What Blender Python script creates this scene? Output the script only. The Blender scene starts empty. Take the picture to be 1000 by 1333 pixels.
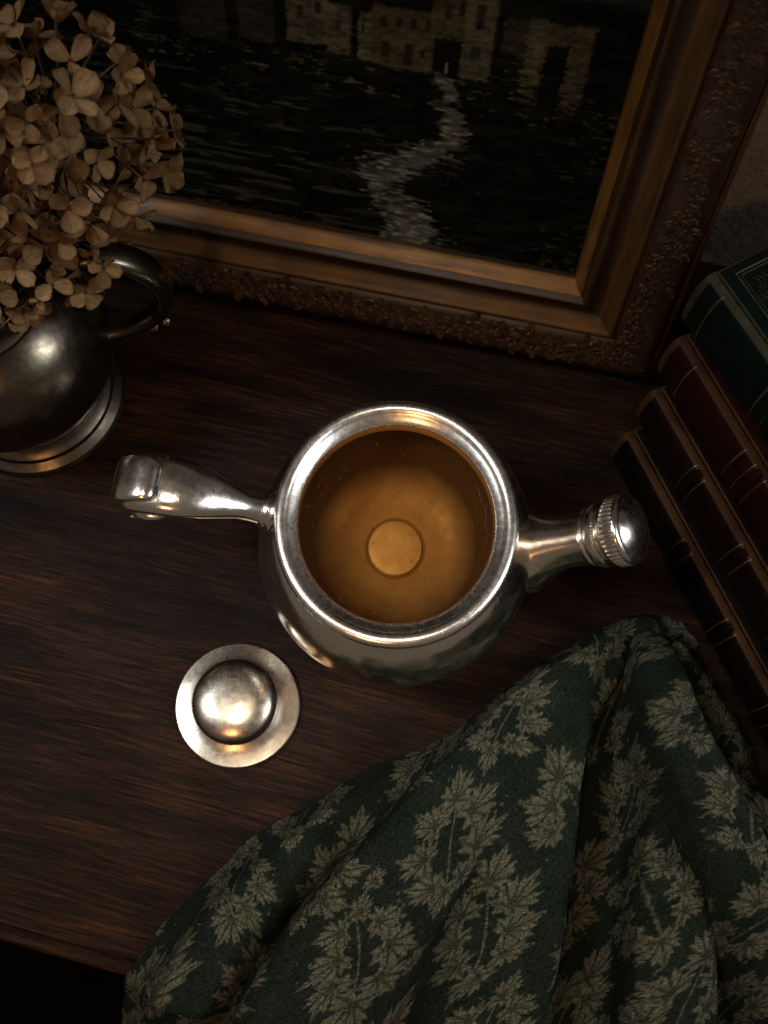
import bpy, math, random
import numpy as np
from mathutils import Vector, Matrix

random.seed(7); rng = np.random.default_rng(7)
S = bpy.context.scene
COL = S.collection
MM = 0.001
R = math.radians

# ------------------------------------------------------------------ camera, world, lamps, exposure
cam = bpy.data.cameras.new('camera'); co = bpy.data.objects.new('camera', cam); COL.objects.link(co)
cam.sensor_fit = 'VERTICAL'; cam.sensor_height = 36.0; cam.lens = 36.0 * 1400 / 1333
cam.clip_start = 0.01; cam.clip_end = 50
TH = R(18)
co.location = (-4.7 * MM, -123.0 * MM, 474.3 * MM); co.rotation_euler = (TH, 0, 0)
cam.dof.use_dof = True; cam.dof.focus_distance = 0.415; cam.dof.aperture_fstop = 13
S.camera = co

w = bpy.data.worlds.new('World'); S.world = w; w.use_nodes = True
bg = w.node_tree.nodes['Background']; bg.inputs[0].default_value = (0.67, 0.55, 0.43, 1); bg.inputs[1].default_value = 0.15

def area(name, loc, target, sx, sy, power, color, spread=180):
    l = bpy.data.lights.new(name, 'AREA'); l.shape = 'RECTANGLE'; l.size = sx; l.size_y = sy
    l.energy = power; l.color = color; l.spread = R(spread)
    o = bpy.data.objects.new(name, l); COL.objects.link(o); o.location = loc
    o.rotation_euler = (Vector(target) - Vector(loc)).to_track_quat('-Z', 'Y').to_euler()
    return o
area('ceiling_softbox', (-0.06, -0.20, 1.25), (-0.015, -0.12, 0), 0.44, 0.36, 0.125, (1.0, 0.87, 0.72), 22)
area('window_light', (0.95, -0.20, 0.90), (0.0, -0.06, 0.06), 0.24, 0.38, 0.30, (0.88, 0.94, 1.0), 26)
area('left_window_light', (-0.62, 0.00, 0.95), (-0.07, -0.01, 0.07), 0.30, 0.40, 0.27, (0.84, 0.92, 1.0), 26)
area('warm_lamp', (-0.22, -0.66, 0.85), (-0.09, -0.06, 0.03), 0.06, 0.06, 0.095, (1.0, 0.52, 0.22), 46)

S.view_settings.view_transform = 'Standard'; S.view_settings.look = 'None'
S.view_settings.exposure = 0.0; S.view_settings.gamma = 1.0
S.cycles.use_denoising = True
try: S.cycles.denoiser = 'OPENIMAGEDENOISE'
except Exception: pass
S.cycles.max_bounces = 10; S.cycles.transparent_max_bounces = 12
S.cycles.sample_clamp_indirect = 4.0; S.cycles.caustics_refractive = False
S.render.film_transparent = False

# ------------------------------------------------------------------ node helpers
class NT:
    def __init__(s, name):
        s.m = bpy.data.materials.new(name); s.m.use_nodes = True
        s.t = s.m.node_tree; s.b = s.t.nodes['Principled BSDF']; s.out = s.t.nodes['Material Output']
    def n(s, kind, **kw):
        x = s.t.nodes.new('ShaderNode' + kind)
        for k, v in kw.items():
            if k.startswith('i_'):
                key = k[2:]
                key = int(key) if key.isdigit() else key.replace('_', ' ')
                x.inputs[key].default_value = v
            else: setattr(x, k, v)
        return x
    def l(s, a, b): s.t.links.new(a, b)
    def coord(s, which='Object', scale=(1, 1, 1), rot=(0, 0, 0), loc=(0, 0, 0)):
        c = s.n('TexCoord'); m = s.n('Mapping')
        m.inputs['Scale'].default_value = scale; m.inputs['Rotation'].default_value = rot; m.inputs['Location'].default_value = loc
        s.l(c.outputs[which], m.inputs[0]); return m.outputs[0]
    def noise(s, vec, scale, detail=4, rough=0.55, dist=0.0):
        x = s.n('TexNoise'); x.inputs['Scale'].default_value = scale; x.inputs['Detail'].default_value = detail
        x.inputs['Roughness'].default_value = rough; x.inputs['Distortion'].default_value = dist
        if vec is not None: s.l(vec, x.inputs['Vector'])
        return x.outputs[0]
    def ramp(s, fac, stops, interp='LINEAR'):
        r = s.n('ValToRGB'); e = r.color_ramp.elements; r.color_ramp.interpolation = interp
        while len(e) < len(stops): e.new(0.5)
        for el, (p, c) in zip(e, stops):
            el.position = p; el.color = (*c, 1) if len(c) == 3 else c
        s.l(fac, r.inputs[0]); return r.outputs[0]
    def g(s, fac, a, b, lo=0.0, hi=1.0):
        r = s.n('MapRange'); r.inputs[1].default_value = lo; r.inputs[2].default_value = hi
        r.inputs[3].default_value = a; r.inputs[4].default_value = b
        s.l(fac, r.inputs[0]); return r.outputs[0]
    def mix(s, fac, a, b, mode='MIX'):
        x = s.n('Mix', data_type='RGBA', blend_type=mode)
        for sock, v in ((x.inputs[0], fac), (x.inputs[6], a), (x.inputs[7], b)):
            if hasattr(v, 'links'): s.l(v, sock)
            elif isinstance(v, (int, float)): sock.default_value = v
            else: sock.default_value = (*v, 1)
        return x.outputs[2]
    def math(s, op, a, b=0.0):
        x = s.n('Math', operation=op)
        for sock, v in ((x.inputs[0], a), (x.inputs[1], b)):
            if hasattr(v, 'links'): s.l(v, sock)
            else: sock.default_value = v
        return x.outputs[0]
    def bump(s, h, dist=0.001, strength=1.0, prev=None):
        b = s.n('Bump'); b.inputs['Distance'].default_value = dist; b.inputs['Strength'].default_value = strength
        s.l(h, b.inputs['Height'])
        if prev is not None: s.l(prev, b.inputs['Normal'])
        return b.outputs[0]
    def set(s, **kw):
        for k, v in kw.items():
            sock = s.b.inputs[k.replace('_', ' ')]
            if hasattr(v, 'links'): s.l(v, sock)
            else: sock.default_value = (*v, 1) if isinstance(v, tuple) and len(v) == 3 else v
        return s.m

def metal(name, base, tarnish, rlo, rhi, amount=0.5, wob=0.00025, scr=0.000007, tscale=45):
    k = NT(name); c = k.coord()
    big = k.noise(c, tscale, 6, 0.65); fine = k.noise(c, 420, 5, 0.7); spot = k.noise(c, 190, 3, 0.6)
    t = k.ramp(big, [(0.40, (0, 0, 0)), (0.72, (1, 1, 1))])
    sp = k.ramp(spot, [(0.62, (0, 0, 0)), (0.74, (1, 1, 1))])
    f = k.math('MULTIPLY', k.math('MAXIMUM', t, k.math('MULTIPLY', sp, 0.7)), amount)
    colr = k.mix(f, base, tarnish)
    rough = k.math('ADD', k.g(big, rlo, rhi, 0.3, 0.75), k.g(fine, -0.03, 0.06, 0.3, 0.7))
    wobn = k.noise(c, 70, 2, 0.5)
    # fine polishing scratches, two stretched directions
    s1 = k.noise(k.coord(scale=(2600, 90, 300), rot=(0.3, 0.2, 0.5)), 1.0, 3, 0.6)
    s2 = k.noise(k.coord(scale=(110, 2400, 400), rot=(0.1, 0.5, -0.4)), 1.0, 3, 0.6)
    sc = k.math('ADD', k.ramp(s1, [(0.60, (0, 0, 0)), (0.70, (1, 1, 1))]), k.ramp(s2, [(0.61, (0, 0, 0)), (0.70, (1, 1, 1))]))
    b1 = k.bump(wobn, wob); b2 = k.bump(sc, scr, 0.6, b1)
    rough = k.math('ADD', rough, k.math('MULTIPLY', sc, 0.035))
    return k.set(Base_Color=colr, Metallic=1.0, Roughness=rough, Normal=b2)

M = {}
M['silver'] = metal('polished_silver', (0.88, 0.82, 0.74), (0.46, 0.35, 0.23), 0.12, 0.24, 0.45)
M['silver_rim'] = metal('satin_silver_rim', (0.90, 0.83, 0.74), (0.60, 0.48, 0.34), 0.20, 0.30, 0.30)
M['silver_lid'] = metal('worn_silver_lid', (0.52, 0.445, 0.355), (0.18, 0.13, 0.085), 0.20, 0.34, 0.75, tscale=60)
M['silver_in_old'] = metal('silver_interior', (0.80, 0.72, 0.58), (0.42, 0.30, 0.15), 0.30, 0.48, 0.6)
M['brass_in'] = metal('brass_boss', (0.88, 0.72, 0.42), (0.45, 0.32, 0.14), 0.32, 0.5, 0.7, tscale=110)
M['pewter'] = metal('dark_pewter', (0.145, 0.12, 0.085), (0.035, 0.027, 0.017), 0.22, 0.38, 0.8, wob=0.0004)

def shaded_inside():
    k = NT('painted_glow_inside'); c = k.coord()
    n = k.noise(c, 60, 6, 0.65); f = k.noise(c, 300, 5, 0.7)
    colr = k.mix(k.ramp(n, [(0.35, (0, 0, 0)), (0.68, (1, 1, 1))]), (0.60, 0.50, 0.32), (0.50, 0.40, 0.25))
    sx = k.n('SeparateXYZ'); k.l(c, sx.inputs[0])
    wall_shade = k.ramp(k.math('ADD', k.g(sx.outputs[2], 0.0, 1.0, 0.0382, 0.049), k.g(n, -0.08, 0.08, 0.3, 0.7)), [(0.0, (0, 0, 0)), (0.8, (1, 1, 1))])  # light painted in: pale glow at the floor's centre, walls shaded darker with height
    colr = k.mix(k.math('MULTIPLY', wall_shade, 0.95), colr, (0.105, 0.060, 0.026))
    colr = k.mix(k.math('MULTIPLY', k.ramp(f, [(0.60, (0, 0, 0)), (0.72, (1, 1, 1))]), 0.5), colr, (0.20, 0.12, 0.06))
    return k.set(Base_Color=colr, Metallic=0.3, Roughness=k.g(f, 0.45, 0.62, 0.3, 0.7), Normal=k.bump(f, 0.0003, 0.5))
M['silver_in'] = shaded_inside()

def boss_mat():
    k = NT('worn_brass_boss'); c = k.coord()
    n = k.noise(c, 130, 6, 0.7); f = k.noise(c, 420, 4, 0.7)
    colr = k.mix(k.ramp(n, [(0.38, (0, 0, 0)), (0.66, (1, 1, 1))]), (1.0, 0.92, 0.70), (0.85, 0.72, 0.46))
    colr = k.mix(k.math('MULTIPLY', k.ramp(f, [(0.61, (0, 0, 0)), (0.70, (1, 1, 1))]), 0.7), colr, (0.25, 0.16, 0.07))
    return k.set(Base_Color=colr, Metallic=0.25, Roughness=0.5, Normal=k.bump(n, 0.0004, 0.5))
M['brass_in'] = boss_mat()
k_ = NT('stained_groove'); M['groove'] = k_.set(Base_Color=k_.mix(k_.noise(k_.coord(), 200, 4), (0.26, 0.16, 0.075), (0.44, 0.31, 0.16)), Roughness=0.6)

def wood():
    k = NT('dark_stained_wood')
    c = k.coord()
    warp = k.noise(k.coord(scale=(6, 20, 20)), 1.0, 3)
    c1 = k.coord(scale=(34, 900, 500)); c2 = k.coord(scale=(7, 60, 60)); c3 = k.coord(scale=(120, 3000, 800))
    va = k.n('VectorMath', operation='ADD'); k.l(c1, va.inputs[0])
    sc = k.n('VectorMath', operation='SCALE'); sc.inputs['Scale'].default_value = 9.0
    cx = k.n('CombineXYZ'); k.l(warp, cx.inputs[1]); k.l(cx.outputs[0], sc.inputs[0]); k.l(sc.outputs[0], va.inputs[1])
    grain = k.noise(va.outputs[0], 1.0, 7, 0.70, 0.6)
    broad = k.noise(c2, 1.0, 5, 0.6, 0.5)
    pores = k.noise(c3, 1.0, 3, 0.6)
    base = k.ramp(grain, [(0.33, (0.0030, 0.0012, 0.0006)), (0.46, (0.0140, 0.0054, 0.0020)), (0.59, (0.040, 0.0145, 0.0045)), (0.76, (0.100, 0.037, 0.0105))])
    dark = k.ramp(broad, [(0.34, (0.16, 0.14, 0.13)), (0.62, (1.0, 1.0, 1.0))])
    colr = k.mix(1.0, base, dark, 'MULTIPLY')
    pm = k.ramp(pores, [(0.36, (0.25, 0.22, 0.2)), (0.46, (1, 1, 1))])
    colr = k.mix(0.85, colr, pm, 'MULTIPLY')
    fl = k.noise(k.coord(scale=(210, 1500, 800)), 1.0, 4, 0.7, 0.3)
    colr = k.mix(k.math('MULTIPLY', k.ramp(fl, [(0.58, (0, 0, 0)), (0.70, (1, 1, 1))]), 0.4), colr, (0.070, 0.024, 0.006))
    sl = k.noise(k.coord(scale=(260, 5200, 800)), 1.0, 2, 0.5)
    colr = k.mix(k.math('MULTIPLY', k.ramp(sl, [(0.60, (0, 0, 0)), (0.66, (1, 1, 1))]), 0.8), colr, (0.004, 0.002, 0.001))
    wear = k.noise(c, 26, 4); rough = k.g(wear, 0.42, 0.62, 0.3, 0.7)
    b = k.bump(k.math('ADD', grain, k.math('MULTIPLY', pores, 0.6)), 0.0004, 0.7)
    return k.set(Base_Color=colr, Roughness=rough, Normal=b, Specular_IOR_Level=0.08)
M['wood'] = wood()

def gilt(name, lo, hi, streak=True, metallic=0.55, dark=(0.018, 0.009, 0.004), cover=0.5):
    k = NT(name); c = k.coord()
    n1 = k.noise(k.coord(scale=(30, 260, 260)) if streak == 'u' else k.coord(scale=(260, 30, 260)) if streak == 'v' else c, 1.0 if streak in ('u', 'v') else 160, 6, 0.65)
    n2 = k.noise(c, 22, 4, 0.6)
    f = k.ramp(k.math('ADD', k.math('MULTIPLY', n1, 0.6), k.math('MULTIPLY', n2, 0.4)), [(cover - 0.16, (0, 0, 0)), (cover + 0.16, (1, 1, 1))])
    g0 = k.mix(k.noise(c, 90, 4), lo, hi)
    colr = k.mix(f, dark, g0)
    return k.set(Base_Color=colr, Metallic=k.math('MULTIPLY', f, metallic), Roughness=k.g(n1, 0.30, 0.52, 0.3, 0.7), Normal=k.bump(n1, 0.0003, 0.6))
for s_ in ('u', 'v'):
    M['gilt_bright_' + s_] = gilt('bright_gilt_' + s_, (0.2295, 0.0935, 0.0153), (0.3570, 0.1573, 0.0306), s_, cover=0.48)
    M['gilt_dull_' + s_] = gilt('dull_gilt_' + s_, (0.1013, 0.0420, 0.0090), (0.1950, 0.0863, 0.0195), s_, cover=0.50)
    M['umber_' + s_] = gilt('umber_bronze_' + s_, (0.0450, 0.0189, 0.0063), (0.0810, 0.0383, 0.0135), s_, 0.5, cover=0.52)
M['carving'] = gilt('carved_bronze', (0.0638, 0.0270, 0.0090), (0.1950, 0.0938, 0.0315), False, 0.8, (0.0060, 0.0030, 0.0019), 0.52)

def leather(name, c0, c1, worn):
    k = NT(name); c = k.coord()
    n = k.noise(c, 60, 6, 0.65); f = k.noise(c, 900, 3, 0.6); wn = k.noise(c, 130, 6, 0.75)
    colr = k.mix(k.ramp(n, [(0.3, (0, 0, 0)), (0.7, (1, 1, 1))]), c0, c1)
    colr = k.mix(k.math('MULTIPLY', k.ramp(wn, [(0.60, (0, 0, 0)), (0.72, (1, 1, 1))]), 0.5), colr, worn)
    v = k.n('TexVoronoi'); v.inputs['Scale'].default_value = 1300; k.l(c, v.inputs['Vector'])
    return k.set(Base_Color=colr, Roughness=k.g(n, 0.38, 0.6, 0.3, 0.7), Normal=k.bump(v.outputs[0], 0.0002, 0.5, k.bump(f, 0.00015, 0.6)), Specular_IOR_Level=0.03)
M['green_leather'] = leather('green_leather', (0.0021, 0.0050, 0.0036), (0.0043, 0.0086, 0.0064), (0.0286, 0.0233, 0.0143))
M['red_leather'] = leather('oxblood_leather', (0.0093, 0.0020, 0.0012), (0.0172, 0.0039, 0.0020), (0.0322, 0.0125, 0.0064))
M['brown_leather'] = leather('brown_leather', (0.0047, 0.0018, 0.0011), (0.0093, 0.0036, 0.0018), (0.0250, 0.0114, 0.0057))
M['black_leather'] = leather('dark_calf_leather', (0.0029, 0.0015, 0.0011), (0.0064, 0.0031, 0.0018), (0.0215, 0.0107, 0.0057))
M['worn_edge'] = leather('rubbed_leather_edge', (0.0275, 0.0116, 0.0050), (0.0605, 0.0286, 0.0121), (0.1100, 0.0605, 0.0275))
M['worn_green_edge'] = leather('rubbed_green_edge', (0.0165, 0.0165, 0.0099), (0.0495, 0.0396, 0.0220), (0.1100, 0.0825, 0.0440))
M['gilt_line'] = gilt('tooled_gilt', (0.0880, 0.0550, 0.0209), (0.1540, 0.0990, 0.0413), False, 0.5, (0.0066, 0.0055, 0.0033), 0.52)
def pages():
    k = NT('aged_pages'); n = k.noise(k.coord(scale=(8, 8, 2600)), 1.0, 3); c = k.ramp(n, [(0.3, (0.10, 0.065, 0.035)), (0.7, (0.26, 0.185, 0.11))])
    return k.set(Base_Color=c, Roughness=0.85, Normal=k.bump(n, 0.0003))
M['pages'] = pages()

def plaster():
    k = NT('old_grey_plaster'); c = k.coord(); n = k.noise(c, 18, 6, 0.6); f = k.noise(c, 220, 5, 0.65)
    colr = k.mix(k.ramp(n, [(0.3, (0, 0, 0)), (0.7, (1, 1, 1))]), (0.36, 0.32, 0.27), (0.46, 0.41, 0.35))
    return k.set(Base_Color=colr, Roughness=0.9, Normal=k.bump(f, 0.0012, 0.8, k.bump(n, 0.003, 0.6)))
M['plaster'] = plaster()
def dark_floor():
    k = NT('dark_floor'); n = k.noise(k.coord(scale=(8, 80, 80)), 1.0, 4)
    return k.set(Base_Color=k.ramp(n, [(0.3, (0.006, 0.004, 0.003)), (0.7, (0.012, 0.007, 0.004))]), Roughness=0.9, Specular_IOR_Level=0.02)
M['floor'] = dark_floor()

def tea_mat():
    k = NT('amber_tea'); t = k.t
    t.nodes.remove(k.b)
    tr = k.n('BsdfTransparent'); tr.inputs[0].default_value = (1, 0.97, 0.92, 1)
    gl = k.n('BsdfGlossy'); gl.inputs['Roughness'].default_value = 0.03
    fr = k.n('Fresnel'); fr.inputs[0].default_value = 1.33
    mx = k.n('MixShader'); k.l(fr.outputs[0], mx.inputs[0]); k.l(tr.outputs[0], mx.inputs[1]); k.l(gl.outputs[0], mx.inputs[2])
    nz = k.noise(k.coord(), 60, 2); k.l(k.bump(nz, 0.00006), gl.inputs['Normal'])
    k.l(mx.outputs[0], k.out.inputs['Surface'])
    va = k.n('VolumeAbsorption'); va.inputs[0].default_value = (0.76, 0.55, 0.20, 1); va.inputs[1].default_value = 42
    k.l(va.outputs[0], k.out.inputs['Volume'])
    return k.m
M['tea'] = tea_mat()
def plain(name, c, rough=0.7):
    k = NT(name); n = k.noise(k.coord(), 300, 4)
    return k.set(Base_Color=k.mix(n, tuple(x * 0.7 for x in c), tuple(x * 1.3 for x in c)), Roughness=rough)
M['tea_leaf'] = plain('wet_tea_leaf', (0.02, 0.011, 0.005), 0.4)
M['lint'] = plain('pale_lint', (0.30, 0.27, 0.22), 0.9)
M['twig'] = plain('dry_twig', (0.055, 0.028, 0.014), 0.8)

def petal_mat():
    k = NT('dried_petal'); c = k.coord()
    oi = k.n('ObjectInfo')
    n = k.noise(c, 260, 5, 0.6); st = k.noise(k.coord(scale=(900, 120, 300)), 1.0, 3)
    a = k.mix(oi.outputs['Random'], (0.17, 0.090, 0.031), (0.40, 0.265, 0.118))
    b = k.mix(oi.outputs['Random'], (0.10, 0.044, 0.014), (0.26, 0.148, 0.058))
    colr = k.mix(k.ramp(n, [(0.35, (0, 0, 0)), (0.65, (1, 1, 1))]), a, b)
    colr = k.mix(k.math('MULTIPLY', k.ramp(st, [(0.52, (0, 0, 0)), (0.62, (1, 1, 1))]), 0.45), colr, (0.13, 0.06, 0.025))
    at = k.n('Attribute'); at.attribute_name = 'edge'
    colr = k.mix(k.math('MULTIPLY', at.outputs['Fac'], 0.8), colr, (0.15, 0.065, 0.026))
    m = k.set(Base_Color=colr, Roughness=0.75, Normal=k.bump(k.math('ADD', n, st), 0.0004, 0.8), Specular_IOR_Level=0.25)
    tl = k.n('BsdfTranslucent'); k.l(colr, tl.inputs[0])
    mx = k.n('MixShader'); mx.inputs[0].default_value = 0.22
    k.l(k.b.outputs[0], mx.inputs[1]); k.l(tl.outputs[0], mx.inputs[2]); k.l(mx.outputs[0], k.out.inputs['Surface'])
    return m
M['petal'] = petal_mat()

def cloth_mat():
    k = NT('leaf_print_cotton')
    at = k.n('Attribute'); at.attribute_name = 'print'
    uv = k.n('UVMap'); uv.uv_map = 'UVMap'
    def mp(sc):
        m = k.n('Mapping'); m.inputs['Scale'].default_value = sc; k.l(uv.outputs[0], m.inputs[0]); return m.outputs[0]
    n = k.noise(mp((1, 1, 1)), 70, 5, 0.7); fz = k.noise(mp((1, 1, 1)), 900, 4, 0.75); big = k.noise(mp((1, 1, 1)), 14, 4)
    warp = k.noise(mp((2400, 500, 1)), 1.0, 2); weft = k.noise(mp((500, 2400, 1)), 1.0, 2)
    wv = k.math('ADD', warp, weft)
    ground = k.mix(k.ramp(k.math('ADD', k.math('MULTIPLY', n, 0.5), k.math('MULTIPLY', fz, 0.5)), [(0.36, (0, 0, 0)), (0.66, (1, 1, 1))]), (0.0050, 0.0078, 0.0050), (0.0165, 0.0205, 0.0140))
    leafc = k.mix(k.ramp(fz, [(0.35, (0, 0, 0)), (0.65, (1, 1, 1))]), (0.034, 0.0325, 0.019), (0.108, 0.099, 0.062))
    f = k.math('MULTIPLY', at.outputs['Fac'], k.g(k.math('ADD', fz, n), 0.72, 1.0, 0.8, 1.05))
    colr = k.mix(f, ground, leafc)
    th = k.g(wv, 0.40, 1.65, 0.75, 1.25)
    cc = k.n('CombineColor')
    for i in range(3): k.l(th, cc.inputs[i])
    colr = k.mix(1.0, colr, cc.outputs[0], 'MULTIPLY')
    return k.set(Base_Color=colr, Roughness=0.95, Specular_IOR_Level=0.02,
                 Normal=k.bump(wv, 0.0005, 0.8, k.bump(big, 0.002, 0.5)))
M['cloth'] = cloth_mat()
def canvas_mat():
    k = NT('oil_paint'); at = k.n('Attribute'); at.attribute_name = 'paint'
    n = k.noise(k.coord(scale=(120, 420, 100)), 1.0, 5, 0.7)
    wv = k.noise(k.coord(), 1500, 2)
    return k.set(Base_Color=at.outputs['Color'], Roughness=0.8, Normal=k.bump(n, 0.0006, 0.8, k.bump(wv, 0.0002, 0.5)), Specular_IOR_Level=0.03)
M['canvas'] = canvas_mat()

# ------------------------------------------------------------------ mesh helpers (millimetres in, metres out)
def mk(name, verts, faces, mat, parent=None, smooth=True, matidx=None):
    me = bpy.data.meshes.new(name)
    v = np.asarray(verts, float) * MM
    me.from_pydata(v.tolist() if len(v) else [], [], faces)
    for m in (mat if isinstance(mat, (list, tuple)) else [mat]): me.materials.append(m)
    if smooth: me.polygons.foreach_set('use_smooth', [True] * len(me.polygons))
    if matidx is not None: me.polygons.foreach_set('material_index', matidx)
    me.update()
    o = bpy.data.objects.new(name, me); COL.objects.link(o)
    if parent: o.parent = parent
    return o
def auto(o, ang=40):
    me = o.data
    import bmesh
    bm = bmesh.new(); bm.from_mesh(me)
    bmesh.ops.recalc_face_normals(bm, faces=bm.faces)
    for e in bm.edges:
        if len(e.link_faces) == 2 and e.calc_face_angle(0) > R(ang): e.smooth = False
    bm.to_mesh(me); bm.free()
    return o
def empty(name, loc=(0, 0, 0), rz=0.0, label=None, cat=None, group=None):
    o = bpy.data.objects.new(name, None); o.empty_display_size = 0.01; COL.objects.link(o)
    o.location = Vector(loc) * MM; o.rotation_euler.z = rz
    if label: o['label'] = label
    if cat: o['category'] = cat
    if group: o['group'] = group
    return o
def smooth_profile(pts, n=6):
    """Catmull-Rom through (r,z) points"""
    P = [np.array(p, float) for p in pts]; P = [2 * P[0] - P[1]] + P + [2 * P[-1] - P[-2]]
    out = []
    for i in range(1, len(P) - 2):
        for j in range(n):
            t = j / n; a, b, c, d = P[i - 1:i + 3]
            out.append(0.5 * ((2 * b) + (c - a) * t + (2 * a - 5 * b + 4 * c - d) * t * t + (3 * b - a - 3 * c + d) * t ** 3))
    out.append(P[-2]); return np.array(out)
def lathe(name, prof, mat, parent=None, seg=96, mod=None, xf=None, ang=40):
    prof = np.asarray(prof, float); n = len(prof); V = []; Fs = []
    for i, (r, z) in enumerate(prof):
        for j in range(seg):
            a = 2 * math.pi * j / seg; rr = r + (mod(i, a) if mod else 0)
            V.append((rr * math.cos(a), rr * math.sin(a), z))
    for i in range(n - 1):
        for j in range(seg):
            k = (j + 1) % seg
            Fs.append((i * seg + j, i * seg + k, (i + 1) * seg + k, (i + 1) * seg + j))
    V = np.array(V)
    if prof[0][0] < 1e-6 or prof[-1][0] < 1e-6: pass
    else: pass
    if xf is not None: V = np.array([list(xf @ Vector(p)) for p in V])
    o = mk(name, V, Fs, mat, parent)
    import bmesh
    bm = bmesh.new(); bm.from_mesh(o.data); bmesh.ops.remove_doubles(bm, verts=bm.verts, dist=1e-7); bm.to_mesh(o.data); bm.free()
    return auto(o, ang)
def sweep(name, path, ra, rb, mat, parent=None, seg=20, side=(0, 1, 0), caps=True, power=2.0, sub=6):
    """tube with a superelliptic section; ra across `side`, rb in the bending plane"""
    Pp = np.asarray(path, float)
    Q = smooth_profile3(np.c_[Pp, ra, rb], sub)
    V = []; Fs = []; n = len(Q)
    for i in range(n):
        p = Vector(Q[i, :3]); t = Vector(Q[min(i + 1, n - 1), :3] - Q[max(i - 1, 0), :3]).normalized()
        s = Vector(side); s = (s - t * s.dot(t)).normalized(); nn = t.cross(s)
        for j in range(seg):
            a = 2 * math.pi * j / seg; c, sn = math.cos(a), math.sin(a)
            c = math.copysign(abs(c) ** (2 / power), c); sn = math.copysign(abs(sn) ** (2 / power), sn)
            V.append(tuple(p + s * c * Q[i, 3] + nn * sn * Q[i, 4]))
    for i in range(n - 1):
        for j in range(seg):
            k = (j + 1) % seg; Fs.append((i * seg + j, i * seg + k, (i + 1) * seg + k, (i + 1) * seg + j))
    if caps: Fs.append(tuple(range(seg))[::-1]); Fs.append(tuple((n - 1) * seg + j for j in range(seg)))
    return auto(mk(name, V, Fs, mat, parent), 55)
def smooth_profile3(P, n):
    P = [np.array(p, float) for p in P]; P = [2 * P[0] - P[1]] + P + [2 * P[-1] - P[-2]]
    out = []
    for i in range(1, len(P) - 2):
        for j in range(n):
            t = j / n; a, b, c, d = P[i - 1:i + 3]
            out.append(0.5 * ((2 * b) + (c - a) * t + (2 * a - 5 * b + 4 * c - d) * t * t + (3 * b - a - 3 * c + d) * t ** 3))
    out.append(P[-2]); return np.array(out)
def bevel_box(name, x0, x1, y0, y1, z0, z1, mats, parent=None, bev=1.0, seg=3, xf=None):
    import bmesh
    bm = bmesh.new(); bmesh.ops.create_cube(bm, size=1)
    for v in bm.verts: v.co = Vector(((x0 + x1) / 2 + v.co.x * (x1 - x0), (y0 + y1) / 2 + v.co.y * (y1 - y0), (z0 + z1) / 2 + v.co.z * (z1 - z0))) * MM
    r = bmesh.ops.bevel(bm, geom=bm.edges[:], offset=bev * MM, segments=seg, profile=0.5, affect='EDGES')
    if isinstance(mats, (list, tuple)) and len(mats) > 1:
        for f in r['faces']: f.material_index = 1
    if xf is not None: bmesh.ops.transform(bm, matrix=xf, verts=bm.verts)
    me = bpy.data.meshes.new(name); bm.to_mesh(me); bm.free()
    for m in (mats if isinstance(mats, (list, tuple)) else [mats]): me.materials.append(m)
    me.polygons.foreach_set('use_smooth', [True] * len(me.polygons))
    o = bpy.data.objects.new(name, me); COL.objects.link(o)
    if parent: o.parent = parent
    return auto(o, 50)

# smooth numpy value noise
_tab = rng.random((256, 256))
def vnoise(x, y):
    xi = np.floor(x).astype(int); yi = np.floor(y).astype(int); fx = x - xi; fy = y - yi
    fx = fx * fx * (3 - 2 * fx); fy = fy * fy * (3 - 2 * fy)
    a = _tab[xi & 255, yi & 255]; b = _tab[(xi + 1) & 255, yi & 255]; c = _tab[xi & 255, (yi + 1) & 255]; d = _tab[(xi + 1) & 255, (yi + 1) & 255]
    return a * (1 - fx) * (1 - fy) + b * fx * (1 - fy) + c * (1 - fx) * fy + d * fx * fy
def fbm(x, y, o=4):
    s = 0; a = 0.5
    for i in range(o): s = s + a * vnoise(x * 2 ** i + 17.3 * i, y * 2 ** i + 9.1 * i); a *= 0.5
    return s
def sstep(a, b, x):
    t = np.clip((x - a) / (b - a), 0, 1); return t * t * (3 - 2 * t)

# ------------------------------------------------------------------ setting: table, wall, floor
TA = R(-14.1)                                       # table and wall run askew to the camera
FRONT = -188.9
# framed painting placement first: the wall stands where the frame's top leans on it
FA = R(-12.4); LEAN = R(14); FW, FH, FT = 345.0, 245.0, 12.0
fu = np.array([math.cos(FA), math.sin(FA), 0]); fb = np.array([-math.sin(FA), math.cos(FA), 0])
fv = fb * math.sin(LEAN) + np.array([0, 0, math.cos(LEAN)]); fn = np.cross(fu, fv)
FO = np.array([123.7, 98.4, FT * math.sin(LEAN) + 0.05])
tx = np.array([math.cos(TA), math.sin(TA), 0]); tb = np.array([-math.sin(TA), math.cos(TA), 0])
WALL = max(float((FO - fu * a + fv * FH - fn * FT) @ tb) for a in (0, FW)) + 0.6

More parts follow.
